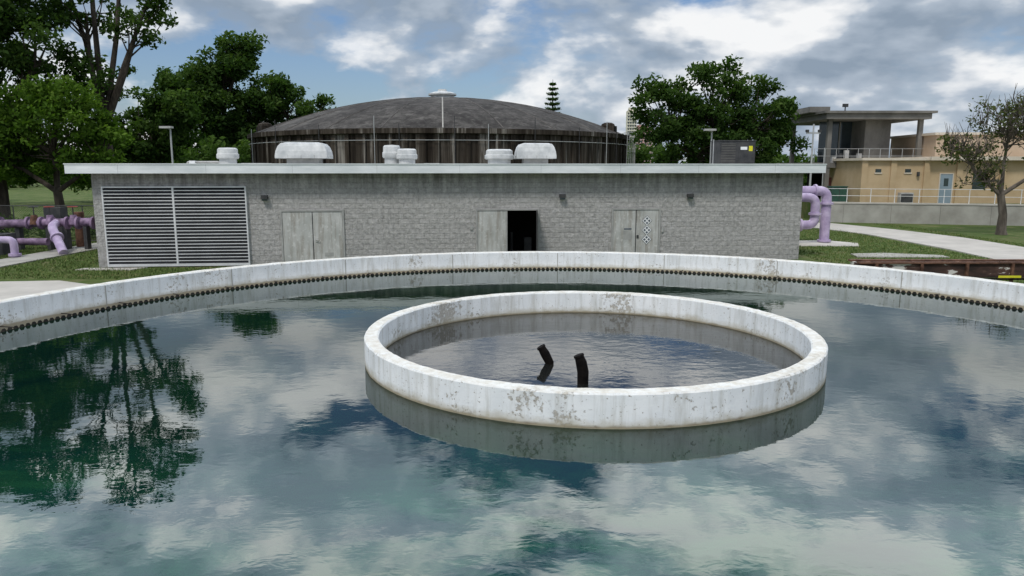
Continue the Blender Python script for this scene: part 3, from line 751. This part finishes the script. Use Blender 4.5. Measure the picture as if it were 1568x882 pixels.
# ------------------------------------------------------------------ world
EL=rad(56); AZ=rad(207)
w=bpy.data.worlds.new("World"); scene.world=w; w.use_nodes=True; nt=w.node_tree; nt.nodes.clear()
wo=N(nt,'ShaderNodeOutputWorld'); bg=N(nt,'ShaderNodeBackground'); bg.inputs[1].default_value=.1; L(nt,bg.outputs[0],wo.inputs[0])
sky=N(nt,'ShaderNodeTexSky'); sky.sky_type='NISHITA'; sky.sun_disc=False; sky.sun_elevation=EL; sky.sun_rotation=AZ; sky.altitude=0; sky.air_density=1.2; sky.dust_density=1.0; sky.ozone_density=1.5
tc=N(nt,'ShaderNodeTexCoord'); sp=N(nt,'ShaderNodeSeparateXYZ'); L(nt,tc.outputs['Generated'],sp.inputs[0])
cb=N(nt,'ShaderNodeCombineXYZ'); L(nt,sp.outputs[0],cb.inputs[0]); L(nt,sp.outputs[1],cb.inputs[1]); L(nt,math_(nt,'MULTIPLY',sp.outputs[2],2.1),cb.inputs[2])
def shifted(off):
    a=N(nt,'ShaderNodeVectorMath',operation='ADD'); L(nt,cb.outputs[0],a.inputs[0]); a.inputs[1].default_value=off; return a.outputs[0]
SEED=(3.7,1.3,0.4)
def cn(off,det=6): return noise(nt,shifted((SEED[0]+off[0],SEED[1]+off[1],SEED[2]+off[2])),4.0,det,.57,.1)
n0=cn((0,0,0)); n1=cn((-.02,0,.07),4)
big=noise(nt,shifted((9,4,2)),1.5,2,.5)
# broken cloud deck: denser toward the horizon, with wider blue breaks overhead
low=ramp(nt,sp.outputs[2],[(.16,.075),(.30,.015)])
dens=math_(nt,'ADD',math_(nt,'ADD',n0,math_(nt,'MULTIPLY',math_(nt,'SUBTRACT',big,.5),.6)),low)
mask=ramp(nt,dens,[(.42,0),(.485,.75),(.56,1)])
lit=math_(nt,'ADD',math_(nt,'MULTIPLY',math_(nt,'SUBTRACT',n0,n1),4.6),.48,True)
lit2=math_(nt,'SUBTRACT',lit,math_(nt,'MULTIPLY',math_(nt,'SUBTRACT',dens,.56),1.0),True)
cc=ramp(nt,lit2,[(.0,(.27,.34,.43)),(.42,(.43,.50,.59)),(.60,(.68,.72,.77)),(.85,(.92,.93,.94))])
up=ramp(nt,sp.outputs[2],[(.22,0),(.42,1)])
fw=ramp(nt,sp.outputs[1],[(.1,0),(.7,1)])
gain=math_(nt,'ADD',math_(nt,'MULTIPLY',math_(nt,'MULTIPLY',up,fw),28.0),10.0)  # extra brightness on clouds above the view, added to lift the water reflections
vm=N(nt,'ShaderNodeVectorMath',operation='SCALE'); L(nt,cc,vm.inputs[0]); L(nt,gain,vm.inputs[3])
skc=mix(nt,1,sky.outputs[0],(.70,.80,1.0),'MULTIPLY')
L(nt,mix(nt,mask,skc,vm.outputs[0]),bg.inputs[0])

sd=Vector((math.cos(EL)*math.sin(AZ),math.cos(EL)*math.cos(AZ),math.sin(EL)))
ld=bpy.data.lights.new('sun','SUN'); ld.energy=2.0; ld.angle=rad(12); ld.color=(1,.96,.90)
lo=bpy.data.objects.new('sun',ld); COL.objects.link(lo); lo.rotation_euler=(-sd).to_track_quat('-Z','Y').to_euler(); lo.location=(0,0,60)

# ------------------------------------------------------------------ camera
cd=bpy.data.cameras.new('camera'); cam=bpy.data.objects.new('camera',cd); COL.objects.link(cam)
cd.sensor_width=36; cd.lens=36*1130/1568; cd.clip_start=.05; cd.clip_end=9000
cam.location=(0,0,3.8); cam.rotation_euler=(rad(90-9.3),0,0)
scene.camera=cam
